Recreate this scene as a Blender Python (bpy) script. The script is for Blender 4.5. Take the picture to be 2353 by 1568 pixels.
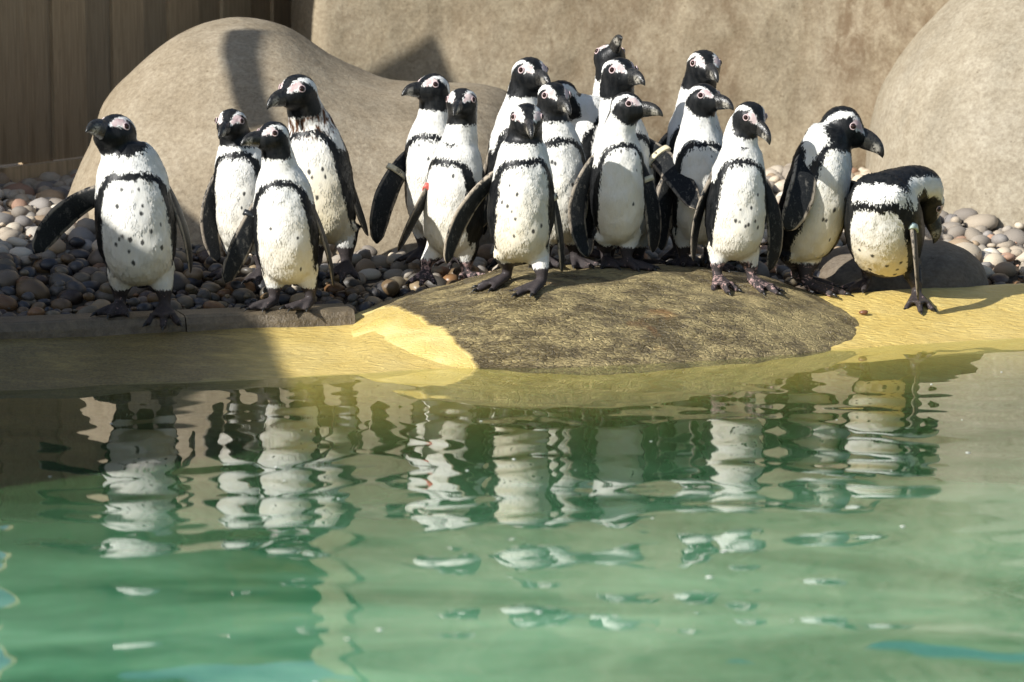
import bpy, bmesh, math, random
import numpy as np
from mathutils import Vector, Matrix

random.seed(7); rng = np.random.default_rng(7)
for o in list(bpy.data.objects): bpy.data.objects.remove(o)
SC = bpy.context.scene
COL = SC.collection
R = math.radians

# ------------------------------------------------------------------ camera
F, HC, PITCH = 2947.0, 1.25, math.atan(429/2947)
cam = bpy.data.cameras.new('camera'); cam_o = bpy.data.objects.new('camera', cam); COL.objects.link(cam_o)
cam_o.location = (0, 0, HC); cam_o.rotation_euler = (math.pi/2 - PITCH, 0, 0)
cam.sensor_width = 36; cam.lens = 36*F/1024; cam.clip_start = .05; cam.clip_end = 500
cam.dof.use_dof = True; cam.dof.focus_distance = 8.75; cam.dof.aperture_fstop = 4.2
SC.camera = cam_o

# ------------------------------------------------------------------ sky, sun, exposure
SUN_AZ, SUN_EL = R(-128), R(30)                       # azimuth from +Y towards +X
sund = np.array([math.sin(SUN_AZ)*math.cos(SUN_EL), math.cos(SUN_AZ)*math.cos(SUN_EL), math.sin(SUN_EL)])
W = bpy.data.worlds.new('World'); SC.world = W; W.use_nodes = True
wn = W.node_tree; sky = wn.nodes.new('ShaderNodeTexSky'); sky.sky_type = 'NISHITA'
sky.sun_disc = False; sky.sun_elevation = SUN_EL; sky.sun_rotation = SUN_AZ
bg = wn.nodes['Background']; bg.inputs[1].default_value = .095
wn.links.new(sky.outputs[0], bg.inputs[0])
sl = bpy.data.lights.new('sun', 'SUN'); sl.energy = 5.0; sl.angle = R(.53); sl.color = (1, .98, .94)
so = bpy.data.objects.new('sun', sl); COL.objects.link(so)
so.rotation_euler = Vector(-sund).to_track_quat('-Z', 'Y').to_euler()
VS = SC.view_settings
VS.view_transform = 'Standard'; VS.look = 'None'; VS.exposure = .38; VS.gamma = 1
SC.cycles.use_denoising = True; SC.cycles.max_bounces = 8; SC.cycles.diffuse_bounces = 3; SC.cycles.transparent_max_bounces = 12
SC.cycles.caustics_reflective = False; SC.cycles.caustics_refractive = False
SC.cycles.sample_clamp_indirect = 4

# ------------------------------------------------------------------ helpers
K = 1024/2353
def at(dx, dy, Y):
    """point at distance Y seen at survey position (dx, dy)"""
    u = (dx*K-512)/F; v = (341-dy*K)/F
    d = np.array([u, math.cos(PITCH)+v*math.sin(PITCH), -math.sin(PITCH)+v*math.cos(PITCH)])
    return np.array([0, 0, HC]) + d*(Y/d[1])
def X(dx, Y, dy=680): return at(dx, dy, Y)[0]

def tag(o, label=None, cat=None, group=None, kind=None):
    if label: o['label'] = label
    if cat: o['category'] = cat
    if group: o['group'] = group
    if kind: o['kind'] = kind
    return o
def link(name, me, mat=None, parent=None, smooth=True):
    o = bpy.data.objects.new(name, me); COL.objects.link(o)
    if mat is not None:
        for m in (mat if isinstance(mat, (list, tuple)) else [mat]): me.materials.append(m)
    if smooth and len(me.polygons): me.polygons.foreach_set('use_smooth', np.ones(len(me.polygons), bool))
    if parent is not None: o.parent = parent
    return o
def mesh(name, v, f):
    me = bpy.data.meshes.new(name)
    me.from_pydata(np.asarray(v, float).tolist(), [], f if isinstance(f, list) else f.tolist()); me.update()
    return me
def empty(name, loc):
    o = bpy.data.objects.new(name, None); COL.objects.link(o); o.location = loc; o.empty_display_size = .05
    return o
def attr(me, name, val):
    a = me.attributes.new(name, 'FLOAT', 'POINT'); a.data.foreach_set('value', np.asarray(val, np.float32))

def sstep(a, b, x):
    t = np.clip((x-a)/(b-a), 0, 1); return t*t*(3-2*t)
def hash3(i, j, k, seed):
    h = (i*374761393 + j*668265263 + k*2147483647 + seed*974634777) & 0xffffffff
    h = ((h ^ (h >> 13))*1274126177) & 0xffffffff
    return ((h ^ (h >> 16)) & 0xffffff)/float(0xffffff)
def vnoise(p, seed=0):
    p = np.asarray(p, float); i = np.floor(p).astype(np.int64); f = p-i; f = f*f*(3-2*f); r = 0
    for a in (0, 1):
        for b in (0, 1):
            for c in (0, 1):
                w = (f[:, 0] if a else 1-f[:, 0])*(f[:, 1] if b else 1-f[:, 1])*(f[:, 2] if c else 1-f[:, 2])
                r = r + w*hash3(i[:, 0]+a, i[:, 1]+b, i[:, 2]+c, seed)
    return r*2-1
def fbm(p, seed=0, oct=4):
    r = 0; a = 1.0
    for o in range(oct): r = r + a*vnoise(np.asarray(p)*2**o + 17.3*o, seed+o); a *= .5
    return r

def grid(nx, ny):
    i, j = np.meshgrid(np.arange(nx-1), np.arange(ny-1), indexing='ij')
    a = (i*ny+j).ravel(); return np.stack([a, a+ny, a+ny+1, a+1], 1)
def loft(rings):
    """rings: list of (n,3) arrays -> closed mesh verts, faces"""
    n = len(rings[0]); V = np.concatenate(rings); Fc = []
    for k in range(len(rings)-1):
        for i in range(n):
            j = (i+1) % n; Fc.append([k*n+i, k*n+j, (k+1)*n+j, (k+1)*n+i])
    c0, c1 = len(V), len(V)+1
    V = np.concatenate([V, [rings[0].mean(0)], [rings[-1].mean(0)]])
    m = (len(rings)-1)*n
    for i in range(n):
        j = (i+1) % n; Fc.append([c0, j, i]); Fc.append([c1, m+i, m+j])
    return V, Fc
def nrm(v): v = np.asarray(v, float); return v/max(1e-9, np.linalg.norm(v))
def tube(pts, rad, n=10):
    pts = [np.asarray(p, float) for p in pts]; rings = []
    t0 = nrm(pts[1]-pts[0]); up = np.array([0, 0, 1.]) if abs(t0[2]) < .9 else np.array([0, 1., 0])
    for k, p in enumerate(pts):
        t = nrm(pts[min(k+1, len(pts)-1)]-pts[max(k-1, 0)])
        a = nrm(np.cross(t, up)); b = np.cross(a, t); up = b
        th = np.linspace(0, 2*np.pi, n, endpoint=False)
        rings.append(p + rad[k]*(np.cos(th)[:, None]*a + np.sin(th)[:, None]*b))
    return loft(rings)
def merge(parts):
    V = []; Fc = []; o = 0
    for v, f in parts:
        V.append(np.asarray(v)); Fc += [[i+o for i in q] for q in f]; o += len(v)
    return np.concatenate(V), Fc
def box(c, sx, sy, sz, rz=0):
    v = np.array([[x, y, z] for x in (-.5, .5) for y in (-.5, .5) for z in (-.5, .5)])*[sx, sy, sz]
    cr, sr = math.cos(rz), math.sin(rz)
    v = np.stack([v[:, 0]*cr-v[:, 1]*sr, v[:, 0]*sr+v[:, 1]*cr, v[:, 2]], 1)+np.asarray(c)
    return v, [[0, 1, 3, 2], [4, 6, 7, 5], [0, 4, 5, 1], [2, 3, 7, 6], [0, 2, 6, 4], [1, 5, 7, 3]]

# ------------------------------------------------------------------ node helpers
class NT:
    def __init__(self, name):
        self.m = bpy.data.materials.new(name); self.m.use_nodes = True
        self.t = self.m.node_tree; self.b = self.t.nodes['Principled BSDF']; self.out = self.t.nodes['Material Output']
    def n(self, typ, **kw):
        nd = self.t.nodes.new(typ)
        for k, v in kw.items(): setattr(nd, k, v)
        return nd
    def set(self, sock, v):
        if isinstance(v, bpy.types.NodeSocket): self.t.links.new(v, sock)
        elif isinstance(v, (tuple, list)) and len(v) == 3 and sock.type == 'RGBA': sock.default_value = (*v, 1)
        else: sock.default_value = v
    def math(self, op, a, b=0, c=None, clamp=False):
        nd = self.n('ShaderNodeMath', operation=op, use_clamp=clamp)
        self.set(nd.inputs[0], a); self.set(nd.inputs[1], b)
        if c is not None: self.set(nd.inputs[2], c)
        return nd.outputs[0]
    def mix(self, f, a, b, mode='MIX'):
        nd = self.n('ShaderNodeMix', data_type='RGBA', blend_type=mode)
        self.set(nd.inputs[0], f); self.set(nd.inputs[6], a); self.set(nd.inputs[7], b); return nd.outputs[2]
    def rng(self, v, a, b, c=0, d=1, smooth=False):
        nd = self.n('ShaderNodeMapRange', interpolation_type='SMOOTHSTEP' if smooth else 'LINEAR')
        for k, x in enumerate((v, a, b, c, d)): self.set(nd.inputs[k], x)
        return nd.outputs[0]
    def co(self, kind='Object', scale=(1, 1, 1), rot=(0, 0, 0)):
        tc = self.n('ShaderNodeTexCoord'); mp = self.n('ShaderNodeMapping')
        self.t.links.new(tc.outputs[kind], mp.inputs[0]); mp.inputs[3].default_value = scale; mp.inputs[2].default_value = rot
        return mp.outputs[0]
    def noise(self, vec, scale, detail=4, rough=.55, dist=0):
        nd = self.n('ShaderNodeTexNoise'); self.set(nd.inputs['Vector'], vec)
        nd.inputs['Scale'].default_value = scale; nd.inputs['Detail'].default_value = detail
        nd.inputs['Roughness'].default_value = rough; nd.inputs['Distortion'].default_value = dist
        return nd.outputs[0]
    def attr(self, name):
        return self.n('ShaderNodeAttribute', attribute_name=name).outputs['Fac']
    def ramp(self, f, stops, mode='LINEAR'):
        nd = self.n('ShaderNodeValToRGB'); cr = nd.color_ramp; cr.interpolation = mode
        while len(cr.elements) < len(stops): cr.elements.new(.5)
        for e, (p, c) in zip(cr.elements, stops): e.position = p; e.color = (*c, 1)
        self.set(nd.inputs[0], f); return nd.outputs[0]
    def bump(self, h, strength, dist, normal=None):
        nd = self.n('ShaderNodeBump'); nd.inputs['Strength'].default_value = strength; nd.inputs['Distance'].default_value = dist
        self.set(nd.inputs['Height'], h)
        if normal is not None: self.set(nd.inputs['Normal'], normal)
        return nd.outputs[0]
    def done(self, col, rough=.6, normal=None, spec=None):
        self.set(self.b.inputs['Base Color'], col); self.set(self.b.inputs['Roughness'], rough)
        if normal is not None: self.set(self.b.inputs['Normal'], normal)
        if spec is not None: self.set(self.b.inputs['Specular IOR Level'], spec)
        return self.m

def plain(name, col, rough=.5):
    m = NT(name); c = m.co(); n = m.noise(c, 90, 3)
    return m.done(m.mix(m.rng(n, .3, .7), tuple(x*.85 for x in col), tuple(min(1, x*1.1) for x in col)), rough, m.bump(n, .15, .001))

# ------------------------------------------------------------------ materials
def rock_mat(name, cols, scale=3.0, stretch=(1, 1, 1), stain=None, grain=70, rough=.8, bump=.5):
    m = NT(name); c = m.co('Object', stretch); c1 = m.co()
    big = m.noise(c, scale, 6, .6, .3); fine = m.noise(c1, grain, 5, .7); mid = m.noise(c1, 14, 5, .65)
    col = m.ramp(m.rng(big, .28, .72), [(0, cols[0]), (.5, cols[1]), (1, cols[2])])
    col = m.mix(m.rng(mid, .38, .62), m.mix(1, col, (.84, .82, .79), 'MULTIPLY'), col)
    col = m.mix(m.rng(fine, .3, .7, 0, .8), m.mix(1, col, (.62, .58, .53), 'MULTIPLY'), m.mix(1, col, (1.16, 1.15, 1.11), 'MULTIPLY'))
    bl = m.noise(m.co('Object', (1, 1, .8)), 2.1, 6, .62, .9); col = m.mix(m.rng(bl, .50, .66, 0, .42), col, m.mix(1, col, (.60, .61, .62), 'MULTIPLY'))
    pit = m.noise(c1, 42, 3, .6); col = m.mix(m.rng(pit, .66, .74, 0, .6), col, m.mix(1, col, (.45, .40, .34), 'MULTIPLY'))
    if stain:
        s = m.noise(m.co('Object', (1, 1, .28)), 3.2, 6, .65, .5)
        s2 = m.noise(m.co('Object', (1, 1, .6), (0, .2, 0)), 13, 5, .7, .6)
        f = m.math('MULTIPLY', m.rng(s, .40, .58), m.rng(s2, .40, .58, .25, 1))
        sx = m.n('ShaderNodeSeparateXYZ'); m.set(sx.inputs[0], c1); f = m.math('MULTIPLY', f, m.rng(sx.outputs[0], -2.2, -.2, .30, 1.0))
        col = m.mix(m.math('MULTIPLY', f, .85), col, stain)
    h = m.math('ADD', m.math('MULTIPLY', fine, .35), m.math('ADD', mid, m.math('MULTIPLY', big, 1.5)))
    return m.done(col, rough, m.bump(h, bump, .012), .25)
M = {}
M['boulder'] = rock_mat('tan_boulder', [(.32, .268, .192), (.385, .328, .242), (.445, .388, .298)], 3.2)
M['boulder2'] = rock_mat('pale_boulder', [(.33, .292, .222), (.40, .358, .278), (.455, .412, .33)], 2.4)
M['wall'] = rock_mat('stained_rock', [(.31, .26, .178), (.40, .342, .245), (.46, .405, .305)], 2.6, (1, 1, .6), (.12, .072, .036))
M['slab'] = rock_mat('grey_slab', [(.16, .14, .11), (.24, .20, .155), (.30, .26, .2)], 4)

def paint_mat():
    m = NT('yellow_pool_paint'); c = m.co('Object', (1, 3.2, 3), (0, 0, R(-18)))
    n = m.noise(c, 22, 5, .6, .8); n2 = m.noise(m.co(), 5, 5, .6); sp = m.noise(m.co(), 130, 2, .5)
    col = m.mix(m.rng(n, .35, .7), (.64, .455, .13), (.78, .595, .20))
    col = m.mix(m.rng(n2, .45, .75, 0, .45), col, (.74, .60, .27))
    col = m.mix(m.rng(sp, .70, .78, 0, .7), col, (.42, .20, .05))
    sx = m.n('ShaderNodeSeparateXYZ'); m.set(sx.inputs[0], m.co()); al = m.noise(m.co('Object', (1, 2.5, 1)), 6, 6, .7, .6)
    shade_stain = m.math('MULTIPLY', m.rng(m.math('ADD', sx.outputs[0], m.math('MULTIPLY', m.math('SUBTRACT', al, .5), .5)), -.62, -.85), m.rng(al, .25, .5, .65, .97))
    col = m.mix(shade_stain, col, m.mix(m.rng(sp, .4, .6), (.13, .095, .036), (.24, .18, .065)))  # olive-brown left end: ledge shade painted into the colour, with some algae
    gr = m.noise(m.co('Object', (2, 5, 1)), 34, 4, .7, .3); col = m.mix(m.rng(gr, .60, .74, 0, .55), col, (.36, .26, .09))
    h = m.math('ADD', n, m.math('MULTIPLY', n2, .6))
    return m.done(col, .38, m.bump(h, .7, .014))
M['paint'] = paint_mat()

def mound_mat():
    m = NT('wet_brown_rock_with_yellow_paint')
    c = m.co('Object', (1, 2.8, 2.8), (0, 0, R(-28)))
    n = m.noise(c, 10, 8, .70, .45); big = m.noise(m.co('Object', (1, 1.7, 2.4), (0, 0, R(-30))), 4.2, 6, .62, .6)
    fine = m.noise(m.co('Object', (1, 2.4, 1.6), (0, 0, R(-20))), 80, 4, .7, .6)
    v = m.n('ShaderNodeTexVoronoi', feature='DISTANCE_TO_EDGE'); m.set(v.inputs['Vector'], c); v.inputs['Scale'].default_value = 38
    dark = m.mix(m.rng(fine, .35, .65), (.105, .078, .036), (.19, .145, .068))
    lite = m.mix(m.rng(fine, .3, .7), (.28, .212, .092), (.62, .49, .225))
    f = m.math('ADD', m.math('MULTIPLY', n, .56), m.math('ADD', m.math('MULTIPLY', big, .50), m.math('MULTIPLY', fine, .20)))
    col = m.mix(m.rng(f, .575, .70), dark, lite)
    col = m.mix(m.rng(m.noise(m.co(), 7, 3), .66, .74, 0, .5), col, (.30, .13, .03))
    ysd = m.math('ADD', m.attr('paint'), m.math('MULTIPLY', m.math('SUBTRACT', big, .5), .10))
    yf = m.rng(ysd, -.006, .010)
    yel = m.mix(m.rng(big, .4, .65), (.66, .485, .145), (.80, .635, .26))
    col = m.mix(yf, col, yel)
    h = m.math('ADD', m.math('ADD', m.math('MULTIPLY', n, .7), big), m.math('ADD', m.math('MULTIPLY', fine, .5), m.math('MULTIPLY', m.rng(v.outputs[0], 0, .12), .25)))
    rough = m.math('ADD', m.math('MULTIPLY', m.rng(big, .4, .6), .35), .24)
    h = m.math('MULTIPLY', h, m.rng(yf, 0, 1, 1, .22))
    return m.done(col, rough, m.bump(h, 1.0, .016))
M['mound'] = mound_mat()

def concrete_mat():
    m = NT('wet_concrete'); n = m.noise(m.co(), 26, 6, .7); f = m.noise(m.co(), 160, 3, .7)
    col = m.mix(m.rng(n, .3, .7), (.085, .065, .04), (.24, .185, .115))
    return m.done(m.mix(m.rng(f, .35, .7, 0, .6), col, (.10, .08, .05)), .4, m.bump(m.math('ADD', n, m.math('MULTIPLY', f, .5)), .8, .01))
M['concrete'] = concrete_mat()

def pebble_mat(name, stops, rough, spec):
    m = NT(name)
    oi = m.n('ShaderNodeObjectInfo'); r = m.math('FRACT', m.math('ADD', m.attr('rnd'), oi.outputs['Random']))
    col = m.ramp(r, stops, 'CONSTANT')
    r2 = m.math('FRACT', m.math('MULTIPLY', r, 37.7))
    col = m.mix(1, col, m.ramp(r2, [(0, (.68, .68, .70)), (1, (1.2, 1.18, 1.14))]), 'MULTIPLY')
    n = m.noise(m.co('Object'), 34, 5, .65, .6); f = m.noise(m.co('Object'), 170, 3, .6)
    col = m.mix(m.rng(n, .35, .7, 0, .55), col, m.mix(1, col, (.55, .5, .46), 'MULTIPLY'))
    col = m.mix(m.rng(f, .5, .75, 0, .35), col, m.mix(1, col, (1.5, 1.45, 1.35), 'MULTIPLY'))
    return m.done(col, rough, m.bump(m.math('ADD', n, m.math('MULTIPLY', f, .4)), .25, .004), spec)
M['dry'] = pebble_mat('dry_pebble', [(0, (.42, .36, .28)), (.18, (.52, .46, .37)), (.36, (.34, .30, .25)), (.5, (.55, .47, .36)), (.66, (.40, .30, .20)),
                                     (.76, (.46, .29, .20)), (.83, (.30, .28, .26)), (.93, (.60, .55, .46))], .72, .3)
M['wet'] = pebble_mat('wet_pebble', [(0, (.085, .080, .078)), (.15, (.17, .115, .062)), (.30, (.055, .055, .06)), (.45, (.17, .135, .10)), (.57, (.11, .10, .085)),
                                     (.69, (.23, .125, .058)), (.77, (.20, .165, .11)), (.88, (.075, .05, .036)), (.95, (.33, .25, .15))], .36, .45)

def wood_mat(name, a, b):
    m = NT(name); oi = m.n('ShaderNodeObjectInfo')
    c = m.co('Object', (14, 14, .8)); n = m.noise(c, 3, 6, .65, 1.2); k = m.noise(m.co('Object', (3, 3, 1)), 4, 3, .5)
    col = m.mix(m.rng(n, .3, .7), a, b)
    col = m.mix(1, col, m.ramp(oi.outputs['Random'], [(0, (.62, .62, .62)), (.5, (1, .93, .85)), (1, (1.25, 1.25, 1.2))]), 'MULTIPLY')
    col = m.mix(m.rng(k, .62, .72, 0, .6), col, tuple(x*.3 for x in a))
    return m.done(col, .75, m.bump(n, .5, .004))
M['wood'] = wood_mat('weathered_fence_wood', (.36, .26, .15), (.64, .49, .31))
M['ground'] = rock_mat('dark_grit', [(.05, .042, .033), (.08, .066, .05), (.12, .1, .075)], 8)

def plumage_mat():
    m = NT('penguin_plumage')
    tc = m.n('ShaderNodeTexCoord'); obj = tc.outputs['Object']
    mp = m.n('ShaderNodeMapping'); m.set(mp.inputs[0], obj); mp.inputs[3].default_value = (1, 1, .32)
    streak = m.noise(mp.outputs[0], 230, 3, .6); clump = m.noise(mp.outputs[0], 60, 4, .65)
    rag = m.math('ADD', m.math('MULTIPLY', m.math('SUBTRACT', streak, .5), .022), m.math('MULTIPLY', m.math('SUBTRACT', clump, .5), .010))
    ink = m.math('ADD', m.attr('ink'), rag)
    spot = m.math('ADD', m.attr('spot'), m.math('MULTIPLY', rag, .28))
    blackf = m.math('MAXIMUM', m.rng(ink, -.0014, .0014), m.rng(spot, -.0013, .0013, 0, .93))
    pink = m.rng(m.math('ADD', m.attr('pink'), m.math('MULTIPLY', rag, .5)), -.0012, .0012)
    tint = m.math('ADD', m.attr('tint'), m.math('MULTIPLY', m.math('SUBTRACT', clump, .5), .35), clamp=True)
    stn = m.noise(obj, 13, 4, .6); tint = m.math('ADD', tint, m.rng(stn, .48, .75, 0, .14), clamp=True)
    white = m.mix(tint, (.83, .82, .77), (.68, .55, .28))
    white = m.mix(m.rng(streak, .42, .68, 0, .14), white, m.mix(1, white, (.70, .68, .62), 'MULTIPLY'))
    brown = m.rng(m.attr('brown'), .1, .9)
    white = m.mix(m.math('MULTIPLY', brown, m.rng(clump, .42, .56)), white, (.10, .045, .022))
    black = m.mix(m.rng(clump, .4, .75), (.008, .009, .010), (.026, .026, .026))
    col = m.mix(blackf, white, black)
    col = m.mix(pink, col, m.mix(m.rng(clump, .3, .7), (.56, .37, .365), (.72, .62, .58)))
    # scaly legs and feet
    sk = m.noise(obj, 60, 5, .7, .5); skf = m.noise(obj, 300, 3, .6)
    pk = m.math('ADD', sk, m.attr('pinkfoot'))
    skin = m.mix(m.rng(pk, .60, .66), m.mix(skf, (.014, .013, .014), (.085, .070, .068)), (.42, .28, .255))
    sf = m.rng(m.math('ADD', m.attr('skin'), m.math('MULTIPLY', rag, 1.2)), -.003, .003)
    col = m.mix(sf, col, skin)
    h = m.math('ADD', streak, m.math('MULTIPLY', clump, .55))
    rough = m.mix(blackf, (.72,)*3, (.38,)*3)
    return m.done(col, rough, m.bump(h, .20, .004), .2)
M['plumage'] = plumage_mat()

def flipper_mat():
    m = NT('penguin_flipper')
    u, t = m.attr('fu'), m.attr('ft')               # across the blade (0 rim, 1 middle), along it
    n = m.noise(m.co('Object', (1, 1, .5)), 70, 5, .7, .4); f = m.noise(m.co('Object'), 260, 3, .6)
    base = m.mix(m.rng(f, .3, .7), (.007, .008, .009), (.024, .025, .025))
    grey = m.mix(m.rng(f, .35, .65), (.07, .07, .066), (.28, .26, .22))
    pale = m.math('MULTIPLY', m.rng(n, .55, .66), m.math('MULTIPLY', m.attr('pale'), m.rng(u, .15, .45)))
    col = m.mix(m.math('MULTIPLY', pale, .6), base, grey)
    rim = m.math('MULTIPLY', m.rng(u, .30, .16), m.rng(n, .40, .52))
    col = m.mix(m.math('MULTIPLY', m.math('MULTIPLY', rim, m.attr('rim')), .9), col, (.50, .42, .32))
    return m.done(col, .42, m.bump(m.math('ADD', n, f), .3, .002), .14)
M['flipper'] = flipper_mat()

def bill_mat():
    m = NT('penguin_bill'); t = m.attr('bt')
    n = m.noise(m.co('Object', (1, 1, 1)), 110, 5, .7, .6)
    band = m.math('MULTIPLY', m.rng(t, .52, .62), m.rng(t, .86, .76))
    band = m.math('MULTIPLY', band, m.rng(m.attr('bz'), .55, -.1))
    col = m.mix(m.rng(n, .35, .7), (.010, .010, .010), (.05, .047, .04))
    col = m.mix(m.math('MULTIPLY', band, m.rng(n, .40, .52)), col, (.40, .37, .31))
    return m.done(col, .26, m.bump(n, .5, .003), .5)
M['bill'] = bill_mat()
M['claw'] = plain('claw_horn', (.014, .013, .012), .35)
def eye_mat():
    m = NT('eye_brown'); return m.done(m.mix(m.noise(m.co(), 300, 2), (.012, .005, .004), (.035, .012, .008)), .06)
M['eye'] = eye_mat()
M['ring'] = plain('pale_eye_ring', (.66, .50, .49), .5)
M['cream'] = plain('cream_band', (.72, .64, .44), .45)
M['red'] = plain('red_band', (.80, .16, .13), .45)
M['paleblue'] = plain('pale_blue_band', (.55, .66, .60), .45)
M['blackband'] = plain('black_band', (.02, .022, .024), .35)
M['ink'] = plain('dark_print', (.03, .025, .02), .6)
M['whiteink'] = plain('white_print', (.75, .75, .72), .6)

def water_mat():
    m = NT('green_pool_water')
    t = m.t; t.nodes.remove(m.b)
    murk = m.attr('murk'); deep = m.attr('deep')
    n = m.noise(m.co('Object', (.55, 1.25, 1)), 1.5, 5, .6, 1.0)
    body = m.mix(deep, (.020, .052, .016), m.mix(m.rng(n, .38, .64), (.034, .160, .074), (.155, .375, .20)))
    dif = m.n('ShaderNodeSubsurfaceScattering'); m.set(dif.inputs['Color'], body); dif.inputs['Scale'].default_value = .16; dif.inputs['Radius'].default_value = (.6, 1, .8)
    tr = m.n('ShaderNodeBsdfTransparent'); tr.inputs[0].default_value = (.88, .93, .76, 1)
    mx = m.n('ShaderNodeMixShader'); m.set(mx.inputs[0], murk); m.set(mx.inputs[1], tr.outputs[0]); m.set(mx.inputs[2], dif.outputs[0])
    gl = m.n('ShaderNodeBsdfGlossy'); gl.inputs['Roughness'].default_value = .012; gl.inputs[0].default_value = (1, 1, 1, 1)
    fr = m.n('ShaderNodeFresnel'); ge = m.n('ShaderNodeNewGeometry'); m.set(fr.inputs[0], m.rng(ge.outputs['Backfacing'], 0, 1, 1.62, 1/1.62))
    m2 = m.n('ShaderNodeMixShader'); m.set(m2.inputs[0], fr.outputs[0]); m.set(m2.inputs[1], mx.outputs[0]); m.set(m2.inputs[2], gl.outputs[0])
    m.set(m.out.inputs[0], m2.outputs[0]); return m.m
M['water'] = water_mat()

# ------------------------------------------------------------------ the lie of the land
RX = np.array([-6., -2.4, -1.42, -.48, .3, .9, 1.58, 2.4, 6.]); RY = np.array([6.9, 7.87, 8.15, 8.44, 8.64, 8.78, 9.09, 9.5, 10.9])
def rimY(x): return np.interp(x, RX, RY)
CA, SA = math.cos(R(19)), math.sin(R(19))
def mound_q(x, y):
    dx, dy = np.asarray(x)-.35, np.asarray(y)-8.75
    a = dx*CA+dy*SA+.1; p = -dx*SA+dy*CA
    ra = np.where(a < 0, .90, .90); rp = np.where(p < 0, .585, .50)
    return np.abs(a/ra)**2.4+np.abs(p/rp)**2.4, a, p
def mound_z(x, y):
    q, a, p = mound_q(x, y)
    z = .205*(1-q)
    P3 = np.stack([np.ravel(x), np.ravel(y), np.zeros(np.size(x))], 1)
    return z+(.012*fbm(P3*5, 3, 3)+.010*vnoise(P3*[2.2, 2.2, 1], 9)).reshape(np.shape(z))*np.clip(1.2-q, 0, 1)
def back(x, y): return (np.asarray(y)-rimY(x))*.94        # distance behind the rim line
def bed_z(x, y):
    b = back(x, y); return .075+.155*np.clip(b, 0, 1.5)
def gz(x, y):
    x = float(x); y = float(y); b = float(back(x, y)); z = float(mound_z(x, y))
    if b < 0: g = .075+.2*b if x < -.3 else .10+.3*b
    elif x < -.46 and b < .15: g = .115
    else: g = float(bed_z(x, y))+.028
    return max(z, g)

# ground behind and around the pool
def heightfield(name, x0, x1, n, y0f, y1f, m, zf, mat, **kw):
    xs = np.linspace(x0, x1, n); V = []
    for x in xs:
        ys = np.linspace(y0f(x), y1f(x), m); V.append(np.stack([np.full(m, x), ys, zf(np.full(m, x), ys)], 1))
    me = mesh(name, np.concatenate(V), grid(n, m)); return link(name, me, mat)
beach = heightfield('pebble_beach', -6, 6, 121, lambda x: float(rimY(x))-.02, lambda x: 16.0, 90,
                    lambda x, y: bed_z(x, y)-.03, M['ground'])
tag(beach, kind='structure')
gv = np.array([[-90, -60, -1.3], [90, -60, -1.3], [90, 160, -1.3], [-90, 160, -1.3]], float)
tag(link('ground', mesh('ground', gv, [[0, 1, 2, 3]]), M['ground']), kind='structure')

# yellow pool side and floor
def basin_z(x, p):
    top = np.where(x < -.4, .070, .105)
    p = p*np.interp(x, [-.6, .6], [.80, 1.04])
    lip = np.interp(p, [0, .37, .60, .95, 1.5, 2.1, 12], [1, 0, -.35, -1.5, -5, -8, -8.4])
    return np.where(lip > 0, top*lip, .09*lip)
xs = np.linspace(-6, 6, 200); ps = np.concatenate([np.linspace(-.03, 1.9, 60), np.linspace(2.1, 10.5, 12)])
V = []
for x in xs:
    y = rimY(x)-ps/.94; z = basin_z(np.full_like(ps, x), ps)
    V.append(np.stack([np.full_like(ps, x), y, z], 1))
V = np.concatenate(V); V[:, 2] += .006*fbm(V*[4, 9, 1], 21, 3)
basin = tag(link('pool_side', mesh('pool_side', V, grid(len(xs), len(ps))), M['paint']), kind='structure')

# concrete kerb along the left of the beach: cast lengths butted end to end
kerb = empty('kerb', (-1.0, 8.3, .1)); tag(kerb, kind='structure')
def kerb_piece(xa, xb, seed):
    ns = max(6, int((xb-xa)/.02)); rings = []
    for x in np.linspace(xa, xb, ns):
        y = float(rimY(x)); j = .006*vnoise(np.array([[x*14, seed, 0], [x*14, seed, 5], [x*9, seed, 9]]), 4)
        prof = np.array([[.16, -.02], [.16, .10], [.15, .112], [.02, .114+j[2]*.4], [.004, .108+j[1]*.5], [-.008+j[0], .09], [-.012+j[1], .06], [-.012, .02]])
        rings.append(np.stack([np.full(8, x)-prof[:, 0]*.3, y+prof[:, 0]*.95, prof[:, 1]], 1))
    v, f = loft(rings); o = link('kerb_stone', mesh('kerb_stone', v-np.array(kerb.location), f), M['concrete'], kerb, False); return o
for k, (a, b) in enumerate([(-3.2, -2.3), (-2.297, -1.45), (-1.447, -.93), (-.927, -.455)]): kerb_piece(a, b, k*3.1)

# the broad rock at the water's edge
n1, n2 = 260, 190
xs = np.linspace(-.95, 1.55, n1); ys = np.linspace(7.75, 9.7, n2)
GX, GY = np.meshgrid(xs, ys, indexing='ij')
Z = np.maximum(mound_z(GX, GY), -.45)
V = np.stack([GX.ravel(), GY.ravel(), Z.ravel()], 1)
loc = np.array([.35, 8.75, 0])
P3 = np.stack([GX.ravel(), GY.ravel(), Z.ravel()], 1)
V[:, 2] += .004*fbm(P3*[16, 30, 1], 31, 3)
me = mesh('rock_mound', V-loc, grid(n1, n2))
# painted corner: left of a line running from the left shoulder down to the water
A = np.array([X(870, 8.56, 700), 8.56]); B = np.array([X(1105, 8.07, 842), 8.07]); d = (B-A)/np.linalg.norm(B-A)
sd = -((V[:, 0]-A[0])*(-d[1])+(V[:, 1]-A[1])*d[0])
top = A[1]+.02-V[:, 1]
attr(me, 'paint', np.minimum(sd, top+.03))
mound = link('rock_mound', me, M['mound']); mound.location = loc
tag(mound, 'low broad wet brown rock with a yellow painted corner sloping into the pool', 'rock')

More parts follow.
